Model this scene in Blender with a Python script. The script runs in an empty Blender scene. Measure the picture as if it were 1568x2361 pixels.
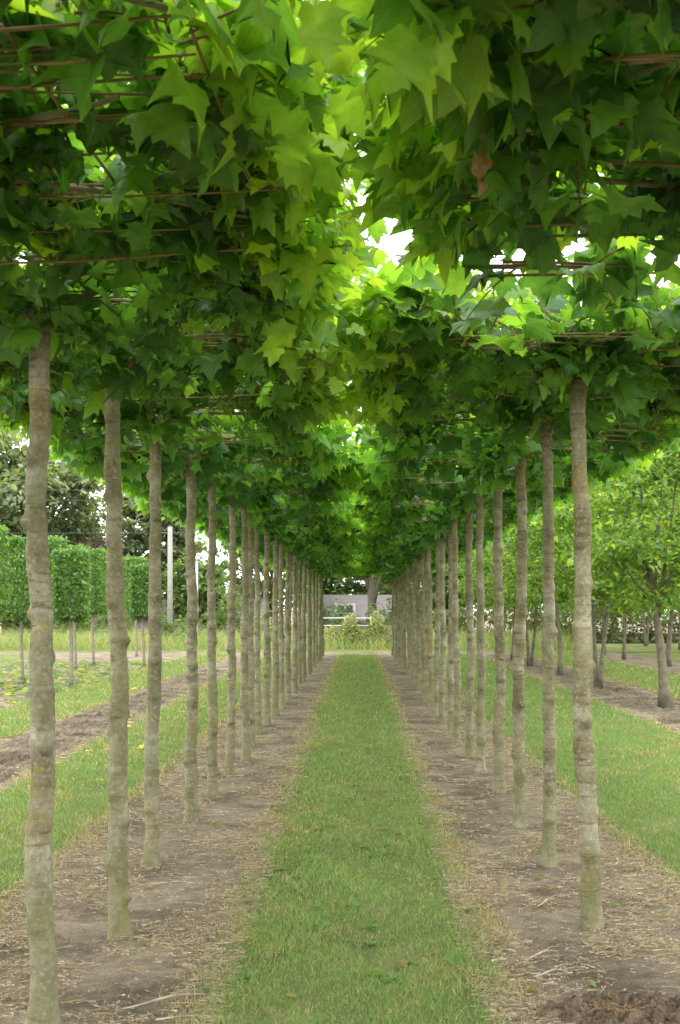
import bpy, math, random
import numpy as np
C = bpy.context.scene.collection
R = math.radians
random.seed(7)

# ------------------------------------------------------------------ materials
def new_mat(name):
    m = bpy.data.materials.new(name); m.use_nodes = True
    nt = m.node_tree; nt.nodes.clear()
    out = nt.nodes.new('ShaderNodeOutputMaterial')
    return m, nt, out
def N(nt, t, **kw):
    n = nt.nodes.new(t)
    for k, v in kw.items():
        if k.startswith('i_'):
            n.inputs[k[2:].replace('_', ' ')].default_value = v
        else: setattr(n, k, v)
    return n
def ramp(nt, stops):
    r = nt.nodes.new('ShaderNodeValToRGB'); e = r.color_ramp.elements
    while len(e) < len(stops): e.new(0.5)
    for k, (p, c) in enumerate(stops):
        e[k].position = p; e[k].color = (*c, 1)
    return r
def noise(nt, co, scale, detail=4, rough=0.55):
    n = N(nt, 'ShaderNodeTexNoise'); n.inputs['Scale'].default_value = scale
    n.inputs['Detail'].default_value = detail; n.inputs['Roughness'].default_value = rough
    nt.links.new(co, n.inputs['Vector']); return n
def mixc(nt, f, a, b, mode='MIX'):
    n = nt.nodes.new('ShaderNodeMix'); n.data_type = 'RGBA'; n.blend_type = mode
    for s, v in ((0, f), (6, a), (7, b)):
        if hasattr(v, 'is_output'): nt.links.new(v, n.inputs[s])
        elif s == 0: n.inputs[0].default_value = v
        else: n.inputs[s].default_value = (*v, 1)
    return n.outputs[2]
def mth(nt, op, a, b=None, clamp=False):
    n = nt.nodes.new('ShaderNodeMath'); n.operation = op; n.use_clamp = clamp
    for s, v in ((0, a), (1, b)):
        if v is None: continue
        if hasattr(v, 'is_output'): nt.links.new(v, n.inputs[s])
        else: n.inputs[s].default_value = v
    return n.outputs[0]

def leaf_mat(name, veins=False, trans=0.52, rough=0.38, spec=0.45):
    m, nt, out = new_mat(name); L = nt.links.new
    at = N(nt, 'ShaderNodeAttribute', attribute_name='Col')
    col = at.outputs['Color']
    bump = None
    tc = N(nt, 'ShaderNodeTexCoord')
    nz = noise(nt, tc.outputs['Object'], 30, 3)
    col = mixc(nt, 1.0, col, mixc(nt, nz.outputs['Fac'], (0.72, 0.72, 0.72), (1.25, 1.25, 1.25)), 'MULTIPLY')
    if veins:
        lc = N(nt, 'ShaderNodeAttribute', attribute_name='leafco')
        sp = N(nt, 'ShaderNodeSeparateXYZ'); L(lc.outputs['Vector'], sp.inputs[0])
        ax = mth(nt, 'ABSOLUTE', sp.outputs[0])
        y = sp.outputs[1]
        def vein(px, py, wd):
            l = math.hypot(px, py); px /= l; py /= l
            d = mth(nt, 'ABSOLUTE', mth(nt, 'SUBTRACT', mth(nt, 'MULTIPLY', ax, py), mth(nt, 'MULTIPLY', y, px)))
            return mth(nt, 'SUBTRACT', 1.0, mth(nt, 'DIVIDE', d, wd), True)
        v = mth(nt, 'MAXIMUM', vein(0, 1, 0.016), vein(0.52, 0.60, 0.012))
        v = mth(nt, 'MAXIMUM', v, vein(0.52, 0.20, 0.010))
        s = mth(nt, 'SUBTRACT', y, mth(nt, 'MULTIPLY', ax, 0.9))
        fr = mth(nt, 'ABSOLUTE', mth(nt, 'SUBTRACT', mth(nt, 'FRACT', mth(nt, 'MULTIPLY', s, 7.0)), 0.5))
        fv = mth(nt, 'SUBTRACT', 1.0, mth(nt, 'DIVIDE', fr, 0.07), True)
        v = mth(nt, 'MAXIMUM', v, mth(nt, 'MULTIPLY', fv, 0.55))
        lt = mixc(nt, 1.0, col, (0.06, 0.09, 0.03), 'ADD')
        col = mixc(nt, mth(nt, 'MULTIPLY', v, 0.65), col, lt)
        bp = N(nt, 'ShaderNodeBump'); bp.inputs['Strength'].default_value = 0.6; bp.inputs['Distance'].default_value = 0.002
        L(v, bp.inputs['Height']); bump = bp.outputs[0]
    b = N(nt, 'ShaderNodeBsdfPrincipled'); L(col, b.inputs['Base Color'])
    b.inputs['Roughness'].default_value = rough; b.inputs['Specular IOR Level'].default_value = spec
    if bump: L(bump, b.inputs['Normal'])
    t = N(nt, 'ShaderNodeBsdfTranslucent')
    tcol = mixc(nt, 1.0, col, (2.3, 2.2, 0.7), 'MULTIPLY'); L(tcol, t.inputs['Color'])
    mx = N(nt, 'ShaderNodeMixShader'); mx.inputs[0].default_value = trans
    L(b.outputs[0], mx.inputs[1]); L(t.outputs[0], mx.inputs[2]); L(mx.outputs[0], out.inputs[0])
    return m
def noise_mat(name, scale, stops, rough=0.8, bump=0.3, bscale=None, dist=0.01, detail=6, stretch=None):
    m, nt, out = new_mat(name); L = nt.links.new
    tc = N(nt, 'ShaderNodeTexCoord'); co = tc.outputs['Object']
    if stretch:
        mp = N(nt, 'ShaderNodeMapping'); mp.inputs['Scale'].default_value = stretch; L(co, mp.inputs[0]); co = mp.outputs[0]
    n = noise(nt, co, scale, detail)
    r = ramp(nt, stops); L(n.outputs['Fac'], r.inputs[0])
    b = N(nt, 'ShaderNodeBsdfPrincipled'); L(r.outputs[0], b.inputs['Base Color'])
    b.inputs['Roughness'].default_value = rough; b.inputs['Specular IOR Level'].default_value = 0.2
    if bump:
        n2 = noise(nt, co, bscale or scale*3, 5)
        bp = N(nt, 'ShaderNodeBump'); bp.inputs['Strength'].default_value = bump; bp.inputs['Distance'].default_value = dist
        L(n2.outputs['Fac'], bp.inputs['Height']); L(bp.outputs[0], b.inputs['Normal'])
    L(b.outputs[0], out.inputs[0]); return m
def plain(name, c, rough=0.6):
    return noise_mat(name, 6, [(0.3, tuple(v*0.85 for v in c)), (0.7, tuple(min(1, v*1.12) for v in c))], rough, 0.1)

def bark_mat():
    m, nt, out = new_mat('plane_bark'); L = nt.links.new
    tc = N(nt, 'ShaderNodeTexCoord'); oi = N(nt, 'ShaderNodeObjectInfo')
    ad = N(nt, 'ShaderNodeVectorMath', operation='ADD'); L(tc.outputs['Object'], ad.inputs[0])
    sc = N(nt, 'ShaderNodeVectorMath', operation='SCALE'); sc.inputs[0].default_value = (17, 9, 13); L(oi.outputs['Random'], sc.inputs['Scale'])
    L(sc.outputs[0], ad.inputs[1]); co = ad.outputs[0]
    n1 = noise(nt, co, 6, 6, 0.66)
    r1 = ramp(nt, [(0.32, (0.135, 0.115, 0.065)), (0.45, (0.215, 0.193, 0.12)), (0.57, (0.31, 0.285, 0.195)), (0.72, (0.44, 0.42, 0.33))]); L(n1.outputs['Fac'], r1.inputs[0])
    col = r1.outputs[0]
    mp = N(nt, 'ShaderNodeMapping'); mp.inputs['Scale'].default_value = (3.5, 3.5, 22); L(co, mp.inputs[0])
    n2 = noise(nt, mp.outputs[0], 1.6, 5, 0.62)
    r2 = ramp(nt, [(0.35, (0.45, 0.40, 0.32)), (0.43, (1, 1, 1))]); L(n2.outputs['Fac'], r2.inputs[0])
    n2m = noise(nt, co, 3.1, 2)
    col = mixc(nt, mth(nt, 'MULTIPLY', n2m.outputs['Fac'], 1.5, True), col, mixc(nt, 1.0, col, r2.outputs[0], 'MULTIPLY'))
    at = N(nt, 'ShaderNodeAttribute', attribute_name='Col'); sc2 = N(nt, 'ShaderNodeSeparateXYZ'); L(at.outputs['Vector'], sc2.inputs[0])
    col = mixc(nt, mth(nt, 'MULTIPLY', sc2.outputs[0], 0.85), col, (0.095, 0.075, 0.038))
    n5 = noise(nt, co, 55, 4, 0.65)
    r5 = ramp(nt, [(0.56, (0, 0, 0)), (0.65, (1, 1, 1))]); L(n5.outputs['Fac'], r5.inputs[0])
    col = mixc(nt, mth(nt, 'MULTIPLY', r5.outputs[0], 0.45), col, (0.52, 0.50, 0.42))
    r6 = ramp(nt, [(0.35, (1, 1, 1)), (0.43, (0, 0, 0))]); L(n5.outputs['Fac'], r6.inputs[0])
    col = mixc(nt, mth(nt, 'MULTIPLY', r6.outputs[0], 0.5), col, (0.095, 0.078, 0.04))
    n3 = noise(nt, co, 38, 4, 0.7); n3b = noise(nt, co, 2.6, 2)
    f = mth(nt, 'MULTIPLY', n3.outputs['Fac'], n3b.outputs['Fac'])
    r3 = ramp(nt, [(0.32, (0, 0, 0)), (0.36, (1, 1, 1))]); L(f, r3.inputs[0])
    col = mixc(nt, mth(nt, 'MULTIPLY', r3.outputs[0], 0.65), col, (0.29, 0.21, 0.04))
    n4 = noise(nt, co, 3.2, 4)
    sp = N(nt, 'ShaderNodeSeparateXYZ'); L(tc.outputs['Object'], sp.inputs[0])
    low = mth(nt, 'SUBTRACT', 1.0, mth(nt, 'MULTIPLY', sp.outputs[2], 1.1), True)
    g = mth(nt, 'ADD', mth(nt, 'MULTIPLY', low, 0.4), mth(nt, 'SUBTRACT', mth(nt, 'MULTIPLY', n4.outputs['Fac'], 2.4), 0.85, True), True)
    col = mixc(nt, mth(nt, 'MULTIPLY', g, 0.6), col, (0.155, 0.155, 0.06))
    b = N(nt, 'ShaderNodeBsdfPrincipled'); L(col, b.inputs['Base Color']); b.inputs['Roughness'].default_value = 0.85
    b.inputs['Specular IOR Level'].default_value = 0.15
    bp = N(nt, 'ShaderNodeBump'); bp.inputs['Strength'].default_value = 1.0; bp.inputs['Distance'].default_value = 0.009
    L(mth(nt, 'ADD', n1.outputs['Fac'], mth(nt, 'ADD', mth(nt, 'MULTIPLY', n5.outputs['Fac'], 0.45), mth(nt, 'MULTIPLY', n2.outputs['Fac'], 0.7))), bp.inputs['Height']); L(bp.outputs[0], b.inputs['Normal'])
    L(b.outputs[0], out.inputs[0]); return m

def ground_mat(name, a, b_, c, d, big=0.45):
    m, nt, out = new_mat(name); L = nt.links.new
    tc = N(nt, 'ShaderNodeTexCoord'); co = tc.outputs['Object']
    n1 = noise(nt, co, 1.6, 5, 0.65); n2 = noise(nt, co, 14, 6, 0.7); n3 = noise(nt, co, 90, 4, 0.7)
    v = mth(nt, 'ADD', mth(nt, 'MULTIPLY', n1.outputs['Fac'], big), mth(nt, 'ADD', mth(nt, 'MULTIPLY', n2.outputs['Fac'], 0.75-big), mth(nt, 'MULTIPLY', n3.outputs['Fac'], 0.25)))
    r = ramp(nt, [(0.41, a), (0.47, b_), (0.53, c), (0.60, d)]); L(v, r.inputs[0])
    b = N(nt, 'ShaderNodeBsdfPrincipled'); L(r.outputs[0], b.inputs['Base Color']); b.inputs['Roughness'].default_value = 0.95
    b.inputs['Specular IOR Level'].default_value = 0.1
    bp = N(nt, 'ShaderNodeBump'); bp.inputs['Strength'].default_value = 1.0; bp.inputs['Distance'].default_value = 0.04
    L(mth(nt, 'ADD', n2.outputs['Fac'], mth(nt, 'MULTIPLY', n3.outputs['Fac'], 0.5)), bp.inputs['Height']); L(bp.outputs[0], b.inputs['Normal'])
    L(b.outputs[0], out.inputs[0]); return m

M_leafhi = leaf_mat('plane_leaf_veined', True)
M_leaf = leaf_mat('plane_leaf')
M_small = leaf_mat('small_leaf', trans=0.42, rough=0.5)
M_grass = leaf_mat('grass_blade', trans=0.3, rough=0.7, spec=0.15)
M_straw = leaf_mat('straw', trans=0.05, rough=0.9, spec=0.05)
M_bark = bark_mat()
M_bark2 = noise_mat('branch_bark', 14, [(0.3, (0.12, 0.10, 0.06)), (0.7, (0.26, 0.225, 0.15))], 0.85, 0.5, 40, 0.004)
M_bark3 = noise_mat('dark_bark', 8, [(0.3, (0.11, 0.095, 0.065)), (0.7, (0.23, 0.205, 0.15))], 0.9, 0.6, 25, 0.01)
M_bark4 = noise_mat('pale_bark', 8, [(0.3, (0.18, 0.155, 0.105)), (0.7, (0.31, 0.28, 0.205))], 0.9, 0.4, 25, 0.01)
M_cane = noise_mat('bamboo', 9, [(0.3, (0.12, 0.08, 0.04)), (0.55, (0.23, 0.155, 0.08)), (0.75, (0.38, 0.28, 0.15))], 0.7, 0.3, 30, 0.002)
M_soil = ground_mat('bare_soil', (0.125, 0.097, 0.066), (0.205, 0.165, 0.113), (0.30, 0.246, 0.17), (0.41, 0.343, 0.243), .48)
M_turf = ground_mat('turf', (0.17, 0.15, 0.065), (0.15, 0.175, 0.06), (0.165, 0.21, 0.065), (0.29, 0.26, 0.13), .5)
M_dark = noise_mat('dug_soil', 18, [(0.3, (0.065, 0.045, 0.03)), (0.7, (0.24, 0.175, 0.115))], 0.95, 1.0, 60, 0.02)
M_ballast = noise_mat('ballast', 30, [(0.3, (0.12, 0.10, 0.08)), (0.7, (0.3, 0.27, 0.23))], 0.95, 0.6)
M_rust = plain('rusty_steel', (0.16, 0.09, 0.05)); M_conc = plain('concrete', (0.30, 0.29, 0.25)); M_white = plain('white_paint', (0.6, 0.6, 0.6))
M_wire = plain('wire', (0.08, 0.08, 0.08)); M_glass = plain('dark_glass', (0.06, 0.07, 0.08), 0.15); M_wallw = plain('white_wall', (0.45, 0.44, 0.41)); M_brick = plain('brick_wall', (0.2, 0.12, 0.085))
M_roof = noise_mat('grey_tiles', 5, [(0.3, (0.10, 0.09, 0.085)), (0.7, (0.19, 0.17, 0.16))], 0.9, 0.8, 10, 0.03, 3, (1, 1, 8))

# ------------------------------------------------------------------ mesh builders
class NB:
    """collects vertices, faces, colours and leaf coordinates"""
    def __init__(s): s.V = []; s.F = []; s.S = []; s.Cc = []; s.K = []; s.n = 0
    def add(s, V, F, col, co=None):
        V = np.asarray(V, float).reshape(-1, 3); F = np.asarray(F, int)
        s.V.append(V); s.F.append((F + s.n).ravel()); s.S.append(np.full(len(F), F.shape[1], int))
        col = np.asarray(col, float)
        if col.ndim == 1: col = np.tile(col, (len(V), 1))
        s.Cc.append(col); s.K.append(co if co is not None else np.tile([0.3, -5.0, 0], (len(V), 1))); s.n += len(V)
    def mesh(s, name, mat, smooth=True):
        V = np.concatenate(s.V); F = np.concatenate(s.F); S = np.concatenate(s.S)
        me = bpy.data.meshes.new(name)
        me.vertices.add(len(V)); me.vertices.foreach_set('co', V.ravel())
        me.loops.add(len(F)); me.loops.foreach_set('vertex_index', F.astype(np.int32))
        st = np.concatenate([[0], np.cumsum(S)[:-1]]).astype(np.int32)
        me.polygons.add(len(S)); me.polygons.foreach_set('loop_start', st)
        me.polygons.foreach_set('use_smooth', np.full(len(S), smooth))
        me.update(calc_edges=True)
        ca = me.attributes.new('Col', 'FLOAT_COLOR', 'POINT')
        c = np.ones((len(V), 4)); c[:, :3] = np.concatenate(s.Cc); ca.data.foreach_set('color', c.ravel())
        ka = me.attributes.new('leafco', 'FLOAT_VECTOR', 'POINT'); ka.data.foreach_set('vector', np.concatenate(s.K).ravel())
        me.materials.append(mat); return me
    def tube(s, P, r, n=6, col=(0.2, 0.15, 0.1), cap=True):
        P = np.asarray(P, float); r = np.asarray(r, float) * np.ones(len(P))
        T = np.gradient(P, axis=0); T /= np.linalg.norm(T, axis=1)[:, None] + 1e-9
        ref = np.array([0, 0, 1.0]) if abs(T[0][2]) < 0.8 else np.array([1.0, 0, 0])
        U = np.cross(T, ref); U /= np.linalg.norm(U, axis=1)[:, None] + 1e-9; W = np.cross(T, U)
        a = np.arange(n) * 2 * math.pi / n
        V = P[:, None, :] + r[:, None, None] * (np.cos(a)[None, :, None] * U[:, None, :] + np.sin(a)[None, :, None] * W[:, None, :])
        k = len(P); i = np.arange(k-1)[:, None]; j = np.arange(n)[None, :]; j2 = (j+1) % n
        F = np.stack([i*n+j, i*n+j2, (i+1)*n+j2, (i+1)*n+j], -1).reshape(-1, 4)
        base = s.n; s.add(V.reshape(-1, 3), F, col)
        if cap:
            s.F.append(np.array([base + (k-1)*n + q for q in range(n)] + [base + n-1-q for q in range(n)])); s.S.append(np.array([n, n]))
    def box(s, c, d, col=(0.5, 0.5, 0.5)):
        x, y, z = c; a, b, e = [v/2 for v in d]
        V = [(x+i*a, y+j*b, z+k*e) for i in (-1, 1) for j in (-1, 1) for k in (-1, 1)]
        F = [(0, 1, 3, 2), (4, 6, 7, 5), (0, 4, 5, 1), (2, 3, 7, 6), (0, 2, 6, 4), (1, 5, 7, 3)]
        s.add(V, F, col)
def link(name, me, parent=None):
    o = bpy.data.objects.new(name, me); C.objects.link(o); o.parent = parent; return o
def tag(o, label=None, cat=None, group=None, kind=None):
    if label: o['label'] = label
    if cat: o['category'] = cat
    if group: o['group'] = group
    if kind: o['kind'] = kind
    return o
def empty(name, loc, rz=0):
    o = bpy.data.objects.new(name, None); C.objects.link(o); o.location = loc; o.rotation_euler = (0, 0, rz); o.empty_display_size = 0.2; return o

# leaf templates ------------------------------------------------------
half_hi = np.array([(0.04, -0.02), (0.14, -0.09), (0.29, -0.11), (0.35, -0.02), (0.42, 0.05), (0.60, 0.16), (0.48, 0.22), (0.44, 0.31), (0.55, 0.42), (0.48, 0.46), (0.62, 0.70),
                    (0.45, 0.63), (0.31, 0.66), (0.37, 0.77), (0.22, 0.79), (0.16, 0.91), (0.0, 1.08)])
half_lo = np.array([(0.05, -0.03), (0.36, -0.08), (0.58, 0.16), (0.43, 0.33), (0.60, 0.68), (0.30, 0.67), (0.20, 0.84), (0.0, 1.06)])
def make_tpl(half, mid):
    n = len(half); my = np.linspace(0, 0.97, n)
    Mr = np.stack([np.zeros(n), my], 1)
    cols = [Mr]
    if mid: cols += [(Mr + half)/2, half, (Mr + half)/2 * [-1, 1], half * [-1, 1]]; ch = [(0, 1), (1, 2), (3, 0), (4, 3)]
    else: cols += [half, half * [-1, 1]]; ch = [(0, 1), (2, 0)]
    F = [(a*n+i, b*n+i, b*n+i+1, a*n+i+1) for a, b in ch for i in range(n-1)]
    return np.concatenate(cols), np.array(F)
TPL_HI = make_tpl(half_hi, True); TPL_LO = make_tpl(half_lo, False)
TPL_K = (np.array([(0, 0), (0.3, 0.28), (0.26, 0.62), (0, 1), (-0.26, 0.62), (-0.3, 0.28)]), np.array([(0, 1, 2, 3), (0, 3, 4, 5)]))
def nrm(v): return v / (np.linalg.norm(v, axis=-1, keepdims=True) + 1e-9)
def add_leaves(nb, rng, tpl, P, D, Nn, S, col, curl=1.0):
    T, F = tpl; n = len(P); P = np.asarray(P); D = nrm(np.asarray(D)); S = np.asarray(S)
    side = nrm(np.cross(D, Nn)); up = np.cross(side, D)
    x = T[:, 0][None, :]; y = T[:, 1][None, :]
    a = rng.uniform(-0.15, 0.6, (n, 1)) * curl; c = -rng.uniform(-.15, 0.7, (n, 1)) * curl; e = rng.uniform(-1.2, 0.3, (n, 1)) * curl
    r = rng.uniform(0.04, 0.24, (n, 1)) * curl; ph = rng.uniform(0, 6, (n, 1)); sk = rng.uniform(-0.22, 0.22, (n, 1))
    z = a*np.abs(x) + e*x*x + c*y*y + r*np.sin(9*y+ph)*np.abs(x)*2
    xx = (x + sk*y*y) * rng.uniform(0.82, 1.12, (n, 1))
    V = P[:, None, :] + S[:, None, None] * (xx[..., None]*side[:, None, :] + y[..., None]*np.ones((n, 1, 1))*D[:, None, :] + z[..., None]*up[:, None, :])
    k = len(T)
    FF = (F[None, :, :] + (np.arange(n)*k)[:, None, None]).reshape(-1, F.shape[1])
    cc = np.repeat(np.asarray(col), k, axis=0)
    co = np.tile(np.concatenate([T, np.zeros((k, 1))], 1), (n, 1))
    nb.add(V.reshape(-1, 3), FF, cc, co)
def add_strips(nb, A, B, w, col):
    A = np.asarray(A); B = np.asarray(B); d = nrm(B-A); s = nrm(np.cross(d, [0.3, 0.2, 1.0])) * w
    s2 = nrm(np.cross(d, s)) * w
    n = len(A)
    for q in (s, s2):
        V = np.stack([A-q, A+q, B+q*0.7, B-q*0.7], 1).reshape(-1, 3)
        nb.add(V, np.arange(4*n).reshape(n, 4), np.repeat(np.asarray(col)*np.ones((n, 3)), 4, axis=0))

DK = np.array([0.048, 0.122, 0.034]); MD = np.array([0.090, 0.205, 0.042]); LT = np.array([0.155, 0.30, 0.052]); LIME = np.array([0.31, 0.45, 0.055])
ZF = 2.63    # height of the trained frame
def plane_foliage(seed, hi, nshoot=84, smul=1.0, ext=1.0):
    rng = np.random.default_rng(seed); nb = NB()
    P, D, Nn, S, Cl, A = [], [], [], [], [], []
    nup = int(nshoot*.58)
    for k in range(nshoot):
        t = k/nshoot
        sy = rng.uniform(-0.60, 0.60)
        if k < nup:
            gx_ = (k % 9 + rng.random())/9*2-1; gy_ = ((k//9) % 6 + rng.random())/6*2-1
            st = np.array([gx_*.93, gy_*.60, ZF+rng.uniform(-.02, .06)]); d = np.array([rng.normal(0, .5) + st[0]*0.3, rng.normal(0, .5), 0.8]); ln = rng.uniform(0.14, 0.42); dr = 0.3
            if rng.random() < .15: ln *= 1.35
        elif t < 0.84:
            sg = rng.choice([-1, 1]); st = np.array([sg*rng.uniform(0.55, 0.88), sy, ZF+rng.uniform(0, .14)]); d = np.array([sg*1.0, rng.normal(0, .6), rng.uniform(0.05, 1.0)]); ln = rng.uniform(0.15, 0.36)*ext; dr = 0.35
            if rng.random() < .25: ln *= 1.5
        elif t < .93:
            st = np.array([rng.uniform(-0.85, 0.85), sy, ZF+.02]); an = rng.uniform(0, 6.28); d = np.array([math.cos(an), math.sin(an)*0.6, rng.uniform(-0.2, 0.15)]); ln = rng.uniform(0.12, 0.26); dr = 0.5
        else:       # leafy spurs round the head of the trunk
            an = rng.uniform(0, 6.28); st = np.array([.10*math.cos(an), .10*math.sin(an), ZF-.06]); d = np.array([math.cos(an), math.sin(an), -.05]); ln = rng.uniform(.12, .2); dr = .6
        d = nrm(d); m = max(4, int(ln/0.034)); pts = []
        for i in range(m+1):
            f = i/m; pts.append(st + d*ln*f + np.array([0, 0, -dr*ln*f*f*0.6]))
        pts = np.array(pts)
        tc = np.array([0.20, 0.20, 0.07]) if rng.random() < .5 else np.array([0.17, 0.12, 0.05])
        nb.tube(pts, np.linspace(0.0045, 0.0018, m+1), 4, tc, False)
        young = rng.random()
        for i in range(0, m+1):
            f = i/m; az = i*2.4 + rng.uniform(-.6, .6)
            tv = nrm(pts[min(i+1, m)] - pts[max(i-1, 0)]); u = nrm(np.cross(tv, [0.1, 0.2, 1.0])); w = np.cross(tv, u)
            o = math.cos(az)*u + math.sin(az)*w
            pd = nrm(o + tv*0.4 + np.array([0, 0, 0.25]))
            pl = rng.uniform(0.03, 0.08); a = pts[i]; b = a + pd*pl
            ld = nrm(np.array([pd[0], pd[1], 0])*1.0 + pd*0.35 + np.array([rng.normal(0, .45), rng.normal(0, .45), -rng.uniform(-0.35, 0.85)]))
            nn = np.array([rng.normal(0, .75), rng.normal(0, .75), 1.0]) + 0.5*np.array([pd[0], pd[1], 0])
            sz = rng.uniform(0.068, 0.152) * (1 - 0.5*max(0, f-0.5)/0.5) * smul
            A.append((a, b)); P.append(b); D.append(ld); Nn.append(nn); S.append(sz)
            h = b[2]
            q = rng.random()
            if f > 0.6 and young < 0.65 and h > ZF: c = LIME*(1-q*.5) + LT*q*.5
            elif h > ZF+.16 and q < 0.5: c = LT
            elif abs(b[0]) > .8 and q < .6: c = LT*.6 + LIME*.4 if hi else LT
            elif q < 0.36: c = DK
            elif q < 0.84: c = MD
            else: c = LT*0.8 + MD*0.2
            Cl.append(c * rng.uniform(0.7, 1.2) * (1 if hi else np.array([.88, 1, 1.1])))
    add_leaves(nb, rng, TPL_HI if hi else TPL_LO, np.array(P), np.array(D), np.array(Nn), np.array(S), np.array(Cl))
    A = np.array(A); add_strips(nb, A[:, 0], A[:, 1], 0.0016, np.array([0.22, 0.25, 0.07]))
    return nb.mesh('plane_foliage', M_leafhi if hi else M_leaf)
def cane_frame(seed):
    rng = np.random.default_rng(seed); nb = NB()
    for y in np.linspace(-0.55, 0.55, 8):
        for q in range(2 if rng.random() < .35 else 1):
            yy = y + rng.uniform(-0.05, 0.05); z = ZF-.03 + rng.uniform(0, .08); a = rng.uniform(-.95, -.62); b = rng.uniform(.62, .95); r = rng.uniform(.0028, .0048)
            t = np.linspace(0, 1, 30); P = np.stack([a+(b-a)*t, yy + rng.uniform(-.10, .10)*t + .010*np.sin(t*rng.uniform(4, 9)), z + rng.uniform(-.05, .05)*t + 0.016*np.sin(t*rng.uniform(3, 8)+q)], 1)
            rr = r*(1.15-.4*t)*(1 + 0.22*(np.arange(30) % 4 == 0)); nb.tube(P, rr, 6)
    for x in np.linspace(-0.8, 0.8, 6):
        xx = x + rng.uniform(-.05, .05); z = ZF-.01 + rng.uniform(0, .08); t = np.linspace(0, 1, 14)
        P = np.stack([xx + rng.uniform(-.04, .04)*t, -0.59 + 1.18*t, z + rng.uniform(-.03, .03)*t], 1)
        nb.tube(P, rng.uniform(.003, .0045)*(1 + 0.18*(np.arange(14) % 3 == 0)), 6)
    return nb.mesh('bamboo_frame', M_cane)
def branches(seed):
    rng = np.random.default_rng(seed); out = []
    for k, (ex, ey) in enumerate([(-.8, -.3), (-.65, .4), (.75, .35), (.7, -.35), (0.05, -.5), (0.1, .5)]):
        ex += rng.uniform(-.1, .1); ey += rng.uniform(-.1, .1); nb = NB()
        t = np.linspace(0, 1, 12); x = ex*t**0.9; y = ey*t**0.9
        z = ZF-.13 + 0.16*np.minimum(1, (t*4.5))**0.55 + 0.012*np.sin(t*9+k)
        x = x + 0.02*np.sin(t*8+k*2)-.02*math.sin(k*2); y = y + 0.02*np.cos(t*7+k)-0.02*math.cos(k)
        nb.tube(np.stack([x, y, z], 1), (0.014 if k % 2 else .011)*(1-t*0.65)+0.0022*np.sin(t*11)**2, 8)
        b = int(rng.integers(4, 8)); p = np.array([x[b], y[b], z[b]]); e = p + np.array([rng.uniform(-.3, .3), rng.choice([-1, 1])*.3, rng.uniform(0, .1)])
        nb.tube([p, (p+e)/2 + [0, 0, .03], e], [.008, .006, .004], 6)
        out.append(nb.mesh('branch', M_bark2))
    return out
def trunk_mesh(seed, lean=(0, 0), r0=0.047, top=ZF-.06):
    rng = np.random.default_rng(seed); n = 135; s = 20; z = np.linspace(-0.02, top, n)
    def wob(): return sum(rng.uniform(.4, 1)*rng.choice([-1, 1])*a*np.sin(z*f*rng.uniform(.85, 1.15) + rng.uniform(0, 6.3)) for a, f in ((.010, 1.6), (.008, 4.2), (.005, 9), (.0025, 19)))
    wx, wy = wob(), wob()
    cx = wx - wx[0] + lean[0]*z; cy = wy - wy[0] + lean[1]*z
    r = r0*(1.02 - 0.26*z/top) * (1 + .035*np.sin(z*11+rng.uniform(0, 6))) + 0.012*np.exp(-(np.maximum(z, 0)/0.06)) + 0.009*np.exp(-((z-top)/0.09)**2)
    a = np.arange(s)*2*math.pi/s
    Rr = r[:, None]*(1 + 0.035*np.sin(2*a[None, :]+z[:, None]*2) + .02*np.sin(5*a[None, :]+z[:, None]*6)); K = np.zeros_like(Rr)
    zk = rng.uniform(.15, .3); ak = rng.uniform(0, 6.28)
    while zk < top-.08:
        ak += math.pi + rng.normal(0, .7); am = rng.uniform(.004, .020); sg = rng.uniform(.014, .030)
        da = np.angle(np.exp(1j*(a-ak))); g = np.exp(-((z-zk)/sg)**2)[:, None]
        Rr += am*g*np.exp(-(da/0.65)**2)[None, :] + .003*np.exp(-((z-zk)/(sg*.7))**2)[:, None]
        Rr -= am*.35*np.exp(-((z-zk+sg*2.2)/sg)**2)[:, None]*np.exp(-(da/0.7)**2)[None, :]
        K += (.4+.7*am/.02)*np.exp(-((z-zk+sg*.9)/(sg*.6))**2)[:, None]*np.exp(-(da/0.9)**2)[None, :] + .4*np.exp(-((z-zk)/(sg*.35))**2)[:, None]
        zk += rng.uniform(.07, .24)
    Rr *= 1 + rng.normal(0, .010, Rr.shape)
    Rr += 0.014*np.exp(-(np.maximum(z, 0)/0.05))[:, None]*np.maximum(0, np.sin(3*a+rng.uniform(0, 6)))[None, :]
    V = np.stack([cx[:, None]+Rr*np.cos(a), cy[:, None]+Rr*np.sin(a), z[:, None]*np.ones(s)], -1)
    i = np.arange(n-1)[:, None]; j = np.arange(s)[None, :]; j2 = (j+1) % s
    F = np.stack([i*s+j, i*s+j2, (i+1)*s+j2, (i+1)*s+j], -1).reshape(-1, 4)
    nb = NB(); kk = np.clip(K, 0, 1).reshape(-1, 1); nb.add(V.reshape(-1, 3), F, np.repeat(kk, 3, axis=1))
    nb.F.append(np.array([(n-1)*s+q for q in range(s)])); nb.S.append(np.array([s]))
    return nb.mesh('trunk', M_bark), (cx[-1], cy[-1])

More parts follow.
